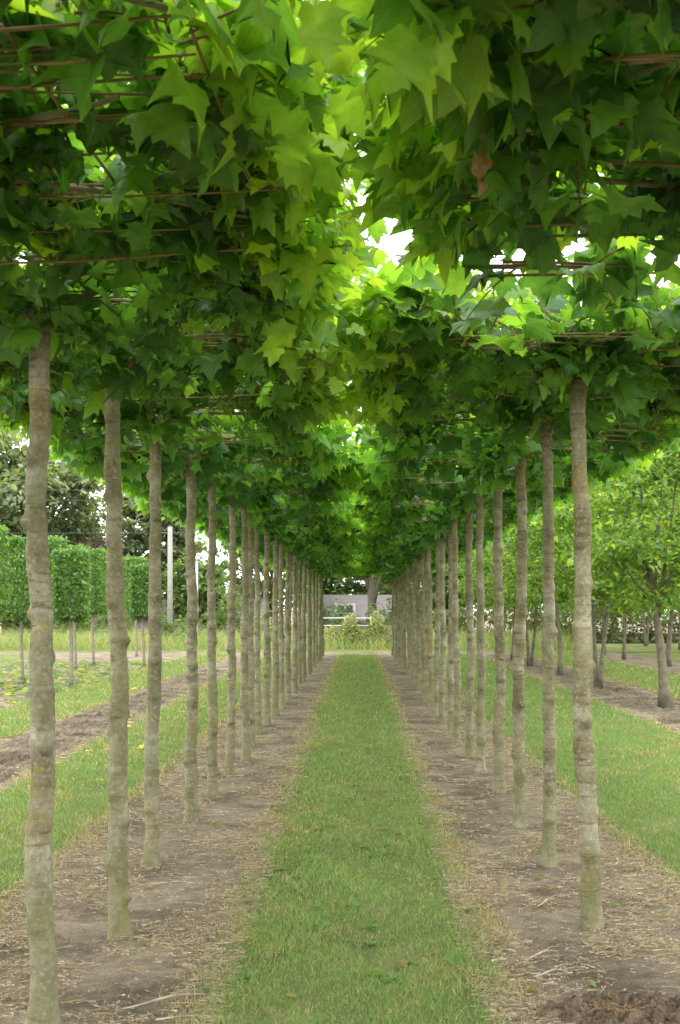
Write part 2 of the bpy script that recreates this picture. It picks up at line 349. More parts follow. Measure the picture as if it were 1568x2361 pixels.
# ------------------------------------------------------------------ plane tree rows
NEARF = [plane_foliage(100+i, True, 148, 1.07, 1.15) for i in range(6)]
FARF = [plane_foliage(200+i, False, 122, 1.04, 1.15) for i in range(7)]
FR = [cane_frame(i) for i in range(4)]; BR = [branches(40+i) for i in range(4)]
ORD = 'first second third fourth fifth sixth seventh eighth ninth tenth eleventh twelfth thirteenth fourteenth fifteenth sixteenth seventeenth eighteenth nineteenth twentieth twenty-first twenty-second twenty-third twenty-fourth twenty-fifth twenty-sixth twenty-seventh twenty-eighth twenty-ninth thirtieth thirty-first'.split()
left = [(-1.15, 1.85), (-1.14, 3.03), (-1.126, 4.18), (-1.083, 5.32), (-1.2, 6.8), (-1.167, 8.15), (-1.169, 9.38), (-1.16, 10.5), (-1.095, 11.45), (-1.17, 12.7), (-1.19, 14.0), (-1.165, 14.95), (-1.15, 16.3)]
right = [(1.16, 2.02), (1.14, 3.26), (1.10, 5.46), (1.12, 6.8), (1.11, 8.02), (1.139, 9.42), (1.123, 10.67), (1.123, 11.75), (1.103, 13.0), (1.13, 14.1), (1.10, 15.2), (1.12, 16.5)]
rr_ = random.Random(3)
for lst, sg in ((left, -1), (right, 1)):
    y = lst[-1][1]
    while y < 36.2:
        y += 1.12 + rr_.uniform(-.12, .12); lst.append((sg*1.14 + rr_.uniform(-.04, .04), y))
looks = {'left': {1: 'thick pale trunk cut by the bottom edge', 2: 'trunk bulging near the top', 3: 'pale trunk with ring knots', 4: 'trunk with lichen high up', 5: 'slightly leaning trunk', 6: 'trunk spotted with lichen'},
         'right': {1: 'thick kinked pale trunk at far right', 2: 'trunk forking under the canes', 3: 'slim mottled trunk', 4: 'trunk with mossy lower half', 5: 'trunk with lumpy knots'}}
for side, lst, nout in (('left', left, 2), ('right', right, 2)):
    for k, (x, y) in enumerate(lst):
        vis = k - nout + 1
        seed = k*2 + (0 if side == 'left' else 1)
        root = empty('plane_tree', (x, y, 0))
        lean = (rr_.uniform(-.012, .012), rr_.uniform(-.01, .01))
        if side == 'right' and vis == 1: lean = (-.022, 0)
        if side == 'left' and vis == 1: lean = (-.004, 0)
        if side == 'left' and vis == 2: lean = (-.016, 0)
        tm, (tx, ty) = trunk_mesh(500+seed, lean, 0.046 if vis < 2 else rr_.uniform(.038, .045))
        link('trunk', tm, root)
        near = y < 7.5
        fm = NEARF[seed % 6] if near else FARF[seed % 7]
        fl = link('foliage', fm, root)
        fl.rotation_euler = (0, 0, math.pi*((k + (side == 'right')) % 2)); dz = rr_.uniform(-.04, .04); sx = rr_.uniform(.96, 1.07) + (.02 if vis < 1 else 0); syy = 1.02
        if side == 'right' and vis == 1: dz = .05; syy = 1.15
        if side == 'right' and vis == 2: dz = .05
        fl.scale = (sx, syy, 1); fl.location = (tx, 0, dz)
        f2 = link('bamboo_frame', FR[seed % 4], root); f2.location = (0, 0, dz); f2.rotation_euler = (rr_.uniform(-.02, .02), rr_.uniform(-.02, .02), rr_.uniform(-.04, .04))
        for bm_ in BR[(seed+1) % 4]:
            b = link('branch', bm_, root); b.location = (tx, ty, dz*.5)
        if vis < 1:
            lab = '%s plane crown overhanging the top %s corner, its trunk outside the frame' % (['nearest', 'second nearest', 'third nearest'][k], side)
        elif vis in looks[side]:
            lab = '%s plane tree of the %s row, %s' % (ORD[vis-1], side, looks[side][vis])
        else:
            lab = '%s plane tree from the front in the %s row' % (ORD[vis-1], side)
        tag(root, lab, 'tree', 'roof-trained plane trees of the %s row' % side)
        if side == 'right' and k == 1: host = root

rng = np.random.default_rng(5)
nb = NB()
T, F = TPL_HI; X = T[:, 0]; Y = T[:, 1]; rad = .015+.009*np.sin(Y*7)
V = np.stack([rad*np.sin(X*5.2) + .006*np.sin(Y*9), rad*np.cos(X*5.2), -Y*.075 + .008*np.sin(X*13)], 1) + [0.255-1.14, 2.42-3.26, 2.44]
nb.add(V, F, (0.22, 0.14, 0.085), np.stack([X, Y, X*0], 1)); nb.tube([V[0], V[0]+[0.005, 0, .05], V[0]+[.03, .05, .13]], .0013, 5, (.2, .15, .07))
tag(link('withered_leaf', nb.mesh('withered_leaf', M_leafhi), host), 'curled brown withered leaf')

# ------------------------------------------------------------------ ground
def grid(name, xs, ys, zf, mat, label=None):
    V = [(x, y, zf(x, y)) for y in ys for x in xs]; nx = len(xs)
    F = [(j*nx+i, j*nx+i+1, (j+1)*nx+i+1, (j+1)*nx+i) for j in range(len(ys)-1) for i in range(nx-1)]
    nb = NB(); nb.add(V, F, (0.2, 0.2, 0.2)); o = link(name, nb.mesh(name, mat)); o['kind'] = 'structure'; return o
def gz(x, y):
    t = min(1, max(0, (y-54)/9)); return -2.3*t*t*(3-2*t)
grid('ground', [-400, -120, -60, -30, -10, 0, 10, 30, 60, 120, 400], [-30, 0, 20, 40, 50, 54, 56, 58, 60, 61.5, 63, 80, 150, 900], gz, M_soil)
def strip(name, x0, x1, y0, y1, seed, z=0.004, amp=0.05):
    rng = np.random.default_rng(seed); ys = np.arange(y0, y1+.01, 0.08); n = len(ys)
    def w(): 
        a = sum(rng.uniform(.3, 1)*amp*.5*np.sin(ys*f+rng.uniform(0, 6)) for f in (.7, 2.1, 5.3, 11)) + rng.normal(0, amp*.3, n); return a
    A = np.stack([x0+w(), ys, np.full(n, z)], 1); B = np.stack([x1+w(), ys, np.full(n, z)], 1)
    V = np.stack([A, B], 1).reshape(-1, 3); i = np.arange(n-1); F = np.stack([2*i, 2*i+1, 2*i+3, 2*i+2], 1)
    nb = NB(); nb.add(V, F, (0.2, 0.2, 0.2)); o = link(name, nb.mesh(name, M_turf)); o['kind'] = 'structure'
strip('grass_path', -0.59, 0.56, -2, 37.6, 1, amp=.07)
strip('grass_strip_left', -2.95, -1.80, -2, 38, 2, amp=.08); strip('grass_strip_left_far', -5.3, -4.0, 5, 38, 3, amp=.1)
strip('grass_strip_right', 1.72, 3.85, -2, 38, 4, amp=.08); strip('grass_strip_right_far', 5.3, 7.2, 5, 40, 5, amp=.12); strip('grass_strip_right_edge', 8.9, 13.5, 10, 40, 6, amp=.15)
strip('meadow', -60, 60, 39.6, 50, 7, amp=.5)
strip('grass_strip_left_edge', -30, -9.8, 10, 38, 8, amp=.2)

def vn(x, y, s=0):
    return (np.sin(x*1.9+s+1.3*np.sin(y*1.1+s)) + np.sin(y*2.3-s*2+1.7*np.sin(x*2.7)) + .6*np.sin(x*6.1+y*4.7+s) + .5*np.sin(y*9.3-x*7.1))/3.1
def blades(nb, rng, x0, x1, y0, y1, dens, h, w, dry=0.2, lit=1.0, edge=0.14):
    n = int((x1-x0)*(y1-y0)*dens)
    x = rng.uniform(x0-edge, x1+edge, n); y = rng.uniform(y0, y1, n)
    de = np.minimum(x-x0, x1-x); keep = rng.random(n) < np.clip(0.45 + de/0.18 + .6*vn(x*3, y*3, 2), 0.02, 1) * np.clip(0.8+.6*vn(x*4, y*3, 9), .15, 1)
    x, y, de = x[keep], y[keep], de[keep]; n = len(x)
    hh = h*rng.uniform(.35, 1.25, n)*(1+.45*vn(x*3, y*2, 4)); an = rng.uniform(0, 6.28, n); la = rng.uniform(0, 6.28, n); le = rng.uniform(.1, 1.4, n)*hh
    ww = w*rng.uniform(.6, 1.3, n); c, s = np.cos(an)*ww, np.sin(an)*ww; lx, ly = np.cos(la)*le, np.sin(la)*le
    V = np.zeros((n, 5, 3)); 
    V[:, 0] = np.stack([x-c, y-s, np.zeros(n)], 1); V[:, 1] = np.stack([x+c, y+s, np.zeros(n)], 1)
    V[:, 2] = np.stack([x+c*.8+lx*.4, y+s*.8+ly*.4, hh*.6], 1); V[:, 3] = np.stack([x-c*.8+lx*.4, y-s*.8+ly*.4, hh*.6], 1)
    V[:, 4] = np.stack([x+lx, y+ly, hh], 1)
    b = np.arange(n)*5
    m = (vn(x*1.7, y*1.1, 1)*.7 + vn(x*5, y*4, 3)*.6)[:, None]; q = rng.random((n, 1))
    g = np.array([0.125, 0.225, 0.075])*(1-.4*q) + np.array([0.25, 0.33, 0.13])*.5*q
    g = g*(1+.15*m) + np.array([0.09, 0.05, 0.025])*np.clip(-m, 0, 1)
    d = np.array([0.46, 0.385, 0.23])*(0.6+.5*q)
    isd = (rng.random((n, 1)) < dry + .5*np.clip(-m-.15, 0, 1) + .5*np.clip(1-de[:, None]/0.14, 0, 1))
    col = np.where(isd, d, g)*lit
    nb.add(V.reshape(-1, 3), np.stack([b, b+1, b+2, b+3], 1), np.repeat(col, 5, axis=0))
    nb.F.append((np.stack([b+3, b+2, b+4], 1) + nb.n - 5*n).ravel()); nb.S.append(np.full(n, 3, int))
rng = np.random.default_rng(11)
def grass(name, label, x0, x1, segs, dry=.2):
    nb = NB()
    for y0, y1, de, h, w in segs: blades(nb, rng, x0, x1, y0, y1, de, h, w, dry)
    tag(link(name, nb.mesh(name, M_grass)), label, 'grass', kind='stuff')
grass('grass', 'short mown green grass of the central path between the tree rows', -.64, .61, [(3.6, 6, 19000, .028, .0013), (6, 9, 10500, .030, .0019), (9, 15, 4400, .034, .003), (15, 24, 1700, .04, .005), (24, 37.6, 700, .045, .009)], .14)
grass('grass', 'green grass strip just outside the right row of trunks', 1.68, 3.85, [(5, 9, 6500, .033, .002), (9, 15, 2600, .04, .0035), (15, 24, 1100, .045, .006), (24, 38, 450, .05, .01)], .06)
grass('grass', 'green grass strip just outside the left row of trunks', -2.95, -1.76, [(5, 9, 6500, .04, .002), (9, 15, 3000, .045, .0035), (15, 24, 1200, .05, .006), (24, 38, 500, .05, .01)], .16)
grass('grass', 'grass strip farther left before the boxed lime trees', -5.3, -4.0, [(12, 24, 900, .06, .006), (24, 38, 400, .06, .01)], .16)
grass('grass', 'grass between the rows of nursery trees on the right', 5.3, 7.2, [(16, 26, 600, .06, .007), (26, 40, 300, .06, .012)], .16)

def litter(name, label, x0, x1, segs, cols):
    nb = NB()
    for y0, y1, de, ln, w in segs:
        n = int((x1-x0)*(y1-y0)*de); x = rng.uniform(x0, x1, n); y = rng.uniform(y0, y1, n)
        eb = np.clip(1-np.minimum(x-x0, x1-x)/.30, 0, 1)
        k = rng.random(n) < np.clip(.20+.9*vn(x*3.3, y*2.6, 5)+.6*eb, .05, 1); x, y = x[k], y[k]; n = len(x)
        an = rng.normal(0, .9, n); L = ln*rng.lognormal(-.3, .6, n); ww = w*rng.uniform(.5, 1.6, n); z = .003+rng.uniform(0, .010, n)
        dx, dy = np.cos(an)*L/2, np.sin(an)*L/2; px_, py_ = -np.sin(an)*ww, np.cos(an)*ww; bd = rng.normal(0, .14, n)*L
        V = np.zeros((n, 6, 3))
        for i, (t, sg) in enumerate([(-1, 1), (0, 1), (1, 1), (1, -1), (0, -1), (-1, -1)]):
            off = bd if t == 0 else 0
            V[:, i] = np.stack([x+dx*t+px_*sg-np.sin(an)*off, y+dy*t+py_*sg+np.cos(an)*off, z + (rng.uniform(-.003, .008, n) if t else .003)], 1)
        b = np.arange(n)*6; F = np.concatenate([np.stack([b, b+1, b+4, b+5], 1), np.stack([b+1, b+2, b+3, b+4], 1)])
        c = np.array(cols)[rng.integers(0, len(cols), n)]*rng.uniform(.65, 1.2, (n, 1)); nb.add(V.reshape(-1, 3), F, np.repeat(c, 6, axis=0))
    tag(link(name, nb.mesh(name, M_straw, False)), label, 'litter', kind='stuff')
SC = [(0.45, .38, .25), (0.38, .31, .21), (.25, .20, .14), (.50, .44, .33), (.42, .31, .18)]
litter('straw_litter', 'dry straw and bark bits on the bare soil under the left row', -1.85, -.50, [(3.7, 8, 7500, .046, .0006), (8, 15, 2300, .06, .0011), (15, 37, 280, .08, .0026)], SC)
litter('straw_litter', 'dry straw and bark bits on the bare soil under the right row', .47, 1.8, [(3.7, 8, 7500, .046, .0006), (8, 15, 2300, .06, .0011), (15, 37, 280, .08, .0026)], SC)
litter('straw_litter', 'dry litter on the bare soil band left of the left grass strip', -4.1, -2.9, [(8, 16, 500, .09, .003), (16, 36, 120, .12, .005)], SC)
litter('straw_litter', 'dry litter on the bare soil band under the nursery trees', 3.8, 5.4, [(12, 22, 300, .10, .004), (22, 36, 100, .12, .007)], SC)
def scatter_leaves(name, label, n, x0, x1, y0, y1, s, cols, avoid=None):
    nb = NB(); x = rng.uniform(x0, x1, n); y = rng.uniform(y0, y1, n)
    P = np.stack([x, y, np.full(n, .02)], 1); a = rng.uniform(0, 6.28, n)
    D = np.stack([np.cos(a), np.sin(a), rng.uniform(-.1, .25, n)], 1); Nn = np.stack([rng.normal(0, .25, n), rng.normal(0, .25, n), np.ones(n)], 1)
    add_leaves(nb, rng, TPL_LO, P, D, Nn, s*rng.uniform(.5, 1.3, n), np.array(cols)[rng.integers(0, len(cols), n)]*rng.uniform(.7, 1.2, (n, 1)), .7)
    tag(link(name, nb.mesh(name, M_leaf)), label, 'fallen leaves', kind='stuff')
GC = [(0.16, .24, .07), (.24, .28, .09), (.34, .30, .10), (.26, .17, .08)]
scatter_leaves('fallen_leaves', 'small green and yellow fallen leaves under both tree rows', 320, -1.9, 1.9, 3.8, 20, .042, GC)
scatter_leaves('pruned_leaves', 'green prunings lying among the boxed lime trees at left', 2600, -10, -5.2, 13, 33, .13, [(0.13, .22, .06), (.17, .25, .08), (.10, .18, .05), (.26, .25, .10)])
scatter_leaves('pruned_leaves', 'few prunings on the soil band and grass at left', 200, -4.8, -2, 7, 22, .07, GC+[(.6, .5, .06)])
nb = NB()
for k in range(46):
    cx, cy = rng.uniform(-.5, .45), 3.8 + 7*rng.random()**1.4; m = 7; a = np.arange(m)*6.28/m + rng.uniform(0, 6)
    D = np.stack([np.cos(a), np.sin(a), rng.uniform(.2, .8, m)], 1); add_leaves(nb, rng, TPL_K, np.tile([cx, cy, .01], (m, 1)), D, np.tile([0, 0, 1.], (m, 1))+rng.normal(0, .1, (m, 3)), rng.uniform(.025, .055, m), np.tile([.14, .25, .08], (m, 1)))
tag(link('weeds', nb.mesh('weeds', M_grass)), 'low broad-leaved weeds growing in the grass path', 'weeds', kind='stuff')
M_twig = noise_mat('dry_twig', 20, [(.3, (.26, .2, .15)), (.7, (.5, .42, .34))])
for k, (x, y, a, L) in enumerate([(-.74, 4.42, .5, .34), (.78, 5.0, .6, .22), (.78, 4.75, .4, .18), (-1.0, 6.3, -.1, .3), (.95, 5.9, .9, .2)]):
    nb = NB(); t = np.linspace(-1, 1, 8); P = np.stack([x+math.cos(a)*t*L/2, y+math.sin(a)*t*L/2+.02*np.sin(t*3), .012+.01*np.cos(t*2)], 1); nb.tube(P, .0042*(1.2-.5*np.abs(t)), 6)
    b = P[4]; nb.tube([b, b+[.05, .04, .012], b+[.1, .05, .01]], [.003, .0025, .0015], 5)
    tag(link('fallen_twig', nb.mesh('fallen_twig', M_twig)),
        ['long pale dry twig on the soil at the bottom left beside the grass path', 'dry twig on the soil right of the path, farther of two', 'short dry twig on the soil right of the path, nearer of two', 'dry twig lying between the second and third trunks of the left row', 'dry twig near the foot of the first right trunk'][k], 'twig', 'dry twigs on the soil')
def clod(name, cx, cy, w, d, h, seed, label, cat='soil heap', kind=None, mat=None):
    r = np.random.default_rng(seed); nx, ny = 70, (44 if d < 3 else 260); u = np.linspace(-1, 1, nx)[None, :]; v = np.linspace(-1, 1, ny)[:, None]
    ang = np.arctan2(v, u); e = np.maximum(0, 1-((u*u)**1.3+(v*v)**(1.2 if d < 3 else 6))*(1+.35*np.sin(ang*5+seed)*(d < 3)))
    x = cx+u*w/2+0*v; y = cy+v*d/2+0*u
    z = -.012 + h*e**.6*(.65+.5*vn(x*9, y*11, seed)+.45*vn(x*31, y*29, seed+3)) + r.normal(0, .006, e.shape)*(e > 0) - (d > 3)*.5*h*np.clip(-vn(x*1.4, y*.9, seed), 0, 1)
    V = np.stack([x, y, z], -1).reshape(-1, 3); i = np.arange(nx-1)[None, :]; j = np.arange(ny-1)[:, None]
    F = np.stack([j*nx+i, j*nx+i+1, (j+1)*nx+i+1, (j+1)*nx+i], -1).reshape(-1, 4)
    nb = NB(); nb.add(V, F, (.1, .1, .1)); return tag(link(name, nb.mesh(name, mat or M_dark)), label, cat, None, kind)
clod('soil_heap', 1.05, 4.30, .85, .36, .065, 2, 'dark freshly dug heap of soil in the bottom right corner')
M_furrow = ground_mat('furrowed_soil', (0.10, 0.08, 0.055), (0.19, 0.15, 0.105), (0.28, 0.23, 0.16), (0.37, 0.31, 0.22))
clod('furrow', -3.5, 17, .95, 24, .06, 5, None, None, 'structure', M_furrow)
clod('furrow', 4.6, 26, 1.1, 24, .045, 9, None, None, 'structure', M_furrow)
nb = NB()
for k in range(30):
    a = rng.uniform(0, 6.28); p = np.array([.97+rng.normal(0, .05), 4.22+rng.normal(0, .02), .05]); q = p + [math.cos(a)*.06, math.sin(a)*.05, rng.uniform(-.03, .02)]
    nb.tube([p, (p+q)/2+[0, 0, .008], q], [.0012, .001, .0006], 4)
tag(link('grass_root', nb.mesh('grass_root', noise_mat('dry_root', 20, [(.3, (.26, .16, .07)), (.7, (.40, .27, .13))]))), 'tuft of orange-brown dry roots on the dark dug soil heap', 'dead tuft')

# ------------------------------------------------------------------ small-leaf trees
def kite_cloud(nb, rng, P, size, cols, down=.4):
    n = len(P); a = rng.uniform(0, 6.28, n)
    D = np.stack([np.cos(a), np.sin(a), -rng.uniform(-.3, 1, n)*down*2], 1); Nn = np.stack([rng.normal(0, .5, n), rng.normal(0, .5, n), np.ones(n)], 1)
    add_leaves(nb, rng, TPL_K, P, D, Nn, size*rng.uniform(.6, 1.3, n), cols)
def pick(rng, n, cols, sh=None):
    c = np.array(cols)[rng.integers(0, len(cols), n)]*rng.uniform(.7, 1.25, (n, 1)); return c if sh is None else c*sh[:, None]
LIMEC = [(.09, .18, .055), (.07, .145, .045), (.12, .23, .065), (.16, .28, .075)]
def box_crown(seed, z0, z1, ly, n=3200):
    rng = np.random.default_rng(seed); u = rng.uniform(-1, 1, (n, 3)); k = rng.choice([0, 1, 2], n, p=[.36, .42, .22]); s = rng.random(n) < .85
    sg = np.sign(u[np.arange(n), k]); u[np.arange(n), k] = np.where(s, sg*rng.uniform(.88, 1.02, n), u[np.arange(n), k])
    P = u*[.27, ly, (z1-z0)/2] + [0, 0, (z0+z1)/2] + rng.normal(0, .022, (n, 3))
    P[:, 2] -= .05*np.sin(P[:, 1]*9+seed)*(P[:, 2] < (z0+z1)/2)
    nb = NB(); kite_cloud(nb, rng, P, .08, pick(rng, n, LIMEC), .9); return nb.mesh('boxed_crown', M_small)
def thin_trunk(seed, h, r):
    rng = np.random.default_rng(seed); z = np.linspace(0, h, 16); nb = NB()
    nb.tube(np.stack([.015*np.sin(z*3+seed), .01*np.cos(z*4), z], 1), r*(1.1-.25*z/h)+.008*np.exp(-z/.05), 8); return nb.mesh('trunk', M_bark4)
BC = [box_crown(1, 1.35, 2.66, .24), box_crown(2, 1.42, 3.02, .36, 3400), box_crown(3, 1.38, 2.98, .34, 3400)]; TT = [thin_trunk(i, 1.9, .036) for i in range(3)]
cnt = 0
for ri, (x, ys, bc) in enumerate([(-5.5, [22.6, 29.7], 0), (-6.9, [18.0, 20.0, 22.0, 24, 26.0, 28.2, 30.6, 33.2, 36], 1)]):
    for k, y in enumerate(ys):
        root = empty('lime_tree', (x+rng.uniform(-.08, .08), y+rng.uniform(-.1, .1), 0)); o = link('trunk', TT[cnt % 3], root)
        c = link('boxed_crown', BC[bc + (cnt % 2 if bc else 0)], root); c.rotation_euler = (0, 0, math.pi*((cnt//2) % 2)); c.scale = (1, rng.uniform(.92, 1.05), rng.uniform(.97, 1.02))
        tag(root, '%s boxed lime tree from the front in the %s at left' % (ORD[k], ['short closer row of two', 'long pleached row'][ri]), 'tree', 'boxed lime trees in rows at left'); cnt += 1
def tree_mesh(seed, h, rad, z0, ncl, nl, ls, cols, stems, spread, r0, rough=.34, flat=1.0, bark=M_bark3):
    rng = np.random.default_rng(seed); nb = NB(); cl = []
    tries = 0
    while len(cl) < ncl and tries < 5000:
        tries += 1; u = rng.uniform(-1, 1, 3); d = np.linalg.norm(u)
        if d > 1 or d < .35: continue
        cl.append([u[0]*rad, u[1]*rad, (z0+h)/2 + u[2]*(h-z0)/2*flat])
    cl = np.array(cl); per = nl//len(cl); P = []
    for c in cl:
        s = rad*rough*rng.uniform(.5, 1.1); q = rng.normal(0, 1, (per, 3))*[s, s, s*.42]; P.append(c+q)
    P = np.concatenate(P)
    kite_cloud(nb, rng, P, ls, pick(rng, len(P), cols, None)); crown = nb.mesh('crown', M_small)
    tm = []; 
    for k in range(stems):
        tb = NB(); a = k*6.28/stems + rng.uniform(-.4, .4); t = np.linspace(0, 1, 12); H = z0 + (h-z0)*.75
        x = (math.cos(a)*spread*t**1.1 if stems > 1 else t*0) + .03*np.sin(t*7+k)*rad*.6; y = (math.sin(a)*spread*t**1.1 if stems > 1 else t*0) + .03*np.cos(t*6)*rad*.6
        off = .05 if stems > 1 else 0
        if stems == 1 and spread: x = x - spread*t
        S = np.stack([x+off*math.cos(a), y+off*math.sin(a), t*H], 1); tb.tube(S, r0*(1-.75*t)+r0*.5*np.exp(-t*25), 9)
        for q in range(9 if stems == 1 else 5):
            b = int(rng.integers(4, 10)); c = cl[rng.integers(0, len(cl))]; m = (S[b]+c)/2 + [0, 0, -.06*h*.3]
            tb.tube([S[b], m, c], [r0*(1-.75*t[b])*.55, r0*.25, r0*.08], 6)
        tm.append(tb.mesh('stem', bark))
    return crown, tm
MSC = [(.105, .20, .045), (.075, .16, .035), (.15, .255, .05), (.23, .32, .06)]
MS = [tree_mesh(60+i, 4.3, 1.6, 1.45, 56, 9000, .10, MSC, st, sp_, r_, .19) for i, (st, sp_, r_) in enumerate([(1, .40, .078), (2, .45, .046), (1, .15, .055), (2, .4, .046)])]
pos = [(4.62, 17.5), (4.5, 21.6), (4.46, 25.8), (4.4, 29.6), (4.5, 33.4), (4.5, 37), (8.1, 22), (8.0, 26.2), (8.0, 30), (7.8, 34), (8, 38), (8, 42), (11.5, 34), (11.5, 38), (11.6, 42), (11.4, 46), (5.3, 43.5)]
for k, (x, y) in enumerate(pos):
    cr, st = MS[k % 4]; root = empty('orchard_tree', (x, y, 0), 0 if k == 0 else rng.uniform(0, 6)); 
    link('crown', cr, root)
    for s in st: link('stem', s, root)
    row = 'nearest row' if k < 6 else 'middle row' if k < 12 else 'back row'; kk = k if k < 6 else k-6 if k < 12 else k-12
    tag(root, '%s wide-crowned green nursery tree from the front, %s at right' % (ORD[kk], row), 'tree', 'wide-crowned nursery trees at right')
def bigtree(x, y, h, rad, z0, seed, cols, label, r0=.25, nl=9000, ls=.3, name='broadleaf_tree'):
    cr, st = tree_mesh(seed, h, rad, z0, 60, nl, ls, cols, 1, 0, r0, .2)
    root = empty(name, (x, y, gz(x, y)-.05)); link('crown', cr, root); link('trunk', st[0], root); tag(root, label, 'tree', 'tall trees behind the field')
OAK = [(.15, .20, .125), (.19, .24, .155), (.12, .165, .10), (.22, .27, .17)]  # oak leaf colours lightened, distance haze painted into them
GRN = [(.09, .155, .05), (.11, .185, .055), (.07, .125, .04), (.15, .22, .075)]
bigtree(-22.5, 76, 16, 5.6, 4.6, 81, OAK, 'large grey-green oak rising behind the boxed limes at far left', .35, 20000, .46)
bigtree(-12.6, 74, 13, 2.8, 4.2, 82, OAK, 'dark oak seen between the second and third left trunks', .3, 11000, .38)
bigtree(-15.6, 69, 8.0, 2.3, 3.2, 83, [(.055, .035, .045), (.07, .045, .05), (.05, .05, .045)], 'dark purple-leaved beech behind the boxed limes', .22, 6500, .26, 'copper_beech')
bigtree(-27, 66, 7.5, 2.8, 3, 84, GRN, 'round green tree at the extreme left behind the limes', .2, 5000)
bigtree(-20, 68, 7, 2.4, 2.6, 98, GRN, 'mid-green tree behind the limes below the large oak', .2, 5000)
bigtree(-9.2, 68, 7, 2.2, 2.6, 85, GRN, 'green tree left of the white lamp post behind the trunks', .2, 5000)
bigtree(-6.0, 82, 9.5, 3.4, 3.6, 86, GRN, 'green tree behind the grey-roofed houses, left of centre', .25, 7000)
bigtree(-2.0, 90, 11, 3.6, 3.8, 87, GRN, 'green tree above the far end of the left row', .25, 9000, .36)
bigtree(4.0, 92, 11, 3.6, 3.8, 89, GRN, 'green tree above the far end of the right row', .25, 9000, .36)
bigtree(.72, 60, 10, 3.0, 4.6, 88, GRN, 'big tree with a thick trunk at the end of the path', .33, 9000)
for k, (x, y, h, r) in enumerate([(4.5, 66, 11, 3.5), (9, 60, 12, 3.6), (14, 64, 15, 4.4), (19.5, 60, 15, 4.6), (26, 64, 16, 5), (33, 62, 14, 4.5)]):
    bigtree(x, y, h, r, 2.2, 90+k, GRN, '%s tall green tree from the left in the belt behind the right hedge' % ORD[k], .22, 12000, .38)

n = 15000; P = np.stack([rng.uniform(3.2, 30, n), 50+rng.uniform(-.7, .5, n), rng.uniform(0, 1.65, n)], 1)
P[:, 2] += .12*np.sin(P[:, 0]*1.3)*P[:, 2]
nb = NB(); kite_cloud(nb, rng, P, .17, pick(rng, n, [(.08, .14, .05), (.10, .18, .05), (.16, .11, .05), (.06, .10, .035)]), .6)
root = empty('hedge', (0, 0, 0)); link('foliage', nb.mesh('foliage', M_small), root)
nb = NB()
for x in np.arange(3.5, 29.8, .9): nb.tube([(x, 50, 0), (x+.1, 50, .7), (x-.1, 50, 1.4)], [.03, .02, .01], 5)
link('stems', nb.mesh('stems', M_bark3), root); tag(root, 'long green and russet hedge behind the nursery trees at right', 'hedge')
def bush(x, y, w, d, h, seed, label, cols, nl=2600, ls=.11):
    r = np.random.default_rng(seed); u = r.normal(0, 1, (nl, 3)); u = nrm(u)*(r.random((nl, 1))**.4); u[:, 2] = np.abs(u[:, 2]); wob = 1+.25*np.sin(u[:, :1]*7+seed)
    P = u*[w/2, d/2, h]*wob; nb = NB(); kite_cloud(nb, r, P, ls, pick(r, nl, cols), -.5); root = empty('bush', (x, y, gz(x, y))); link('foliage', nb.mesh('foliage', M_small), root)
    nb = NB()
    for k in range(7): a = k*.9; nb.tube([(0, 0, 0), (math.cos(a)*w*.15, math.sin(a)*d*.15, h*.4), (math.cos(a)*w*.3, math.sin(a)*d*.3, h*.75)], [.03, .02, .008], 5)
    link('stems', nb.mesh('stems', M_bark3), root); tag(root, label, 'bush')
WEED = [(.17, .22, .10), (.23, .26, .13), (.13, .18, .08), (.32, .29, .17)]
bush(-.35, 43.5, 1.9, 1.3, 1.1, 1, 'tall weedy bush at the end of the grass path, left half', WEED, 4000); bush(.75, 43.8, 1.9, 1.3, 1.15, 2, 'tall weedy bush at the end of the grass path, right half', WEED, 4000)
bush(-7.6, 46, 1.8, 1.2, 1.25, 3, 'leafy bush left of the concrete mast', GRN); bush(-12.5, 52, 6, 1.5, 1.5, 4, 'long leafy bush behind the boxed limes', GRN, 5000)
bush(-20, 52, 9, 1.5, 1.6, 6, 'wide leafy bush at the extreme left behind the limes', GRN, 6000); bush(-3.2, 47, 3.6, 1.2, 1.3, 5, 'straggly bush behind the far left trunks', WEED, 3000)
bush(2.2, 57, 3.5, 1.5, 2.9, 7, 'green shrub below the house seen through the end of the path', GRN, 4000, .16); bush(-6, 56, 5, 1.5, 2.2, 8, 'green shrub between the lamp post and the far left trunks', GRN, 4000, .16)
bush(-1.9, 58, 2.2, 1.5, 3.3, 9, 'tall green shrub beyond the end of the left row', GRN, 3500, .16)
bush(0.1, 59, 5, 1.5, 2.7, 10, 'low dark shrub under the house at the end of the path', GRN, 4500, .16)
nb = NB(); blades(nb, rng, -26, 8, 41, 50, 110, .60, .009, .26, .92, .3)
tag(link('tall_grass', nb.mesh('tall_grass', M_grass)), 'band of tall dry yellowish grass beyond the ends of the rows', 'tall grass', kind='stuff')

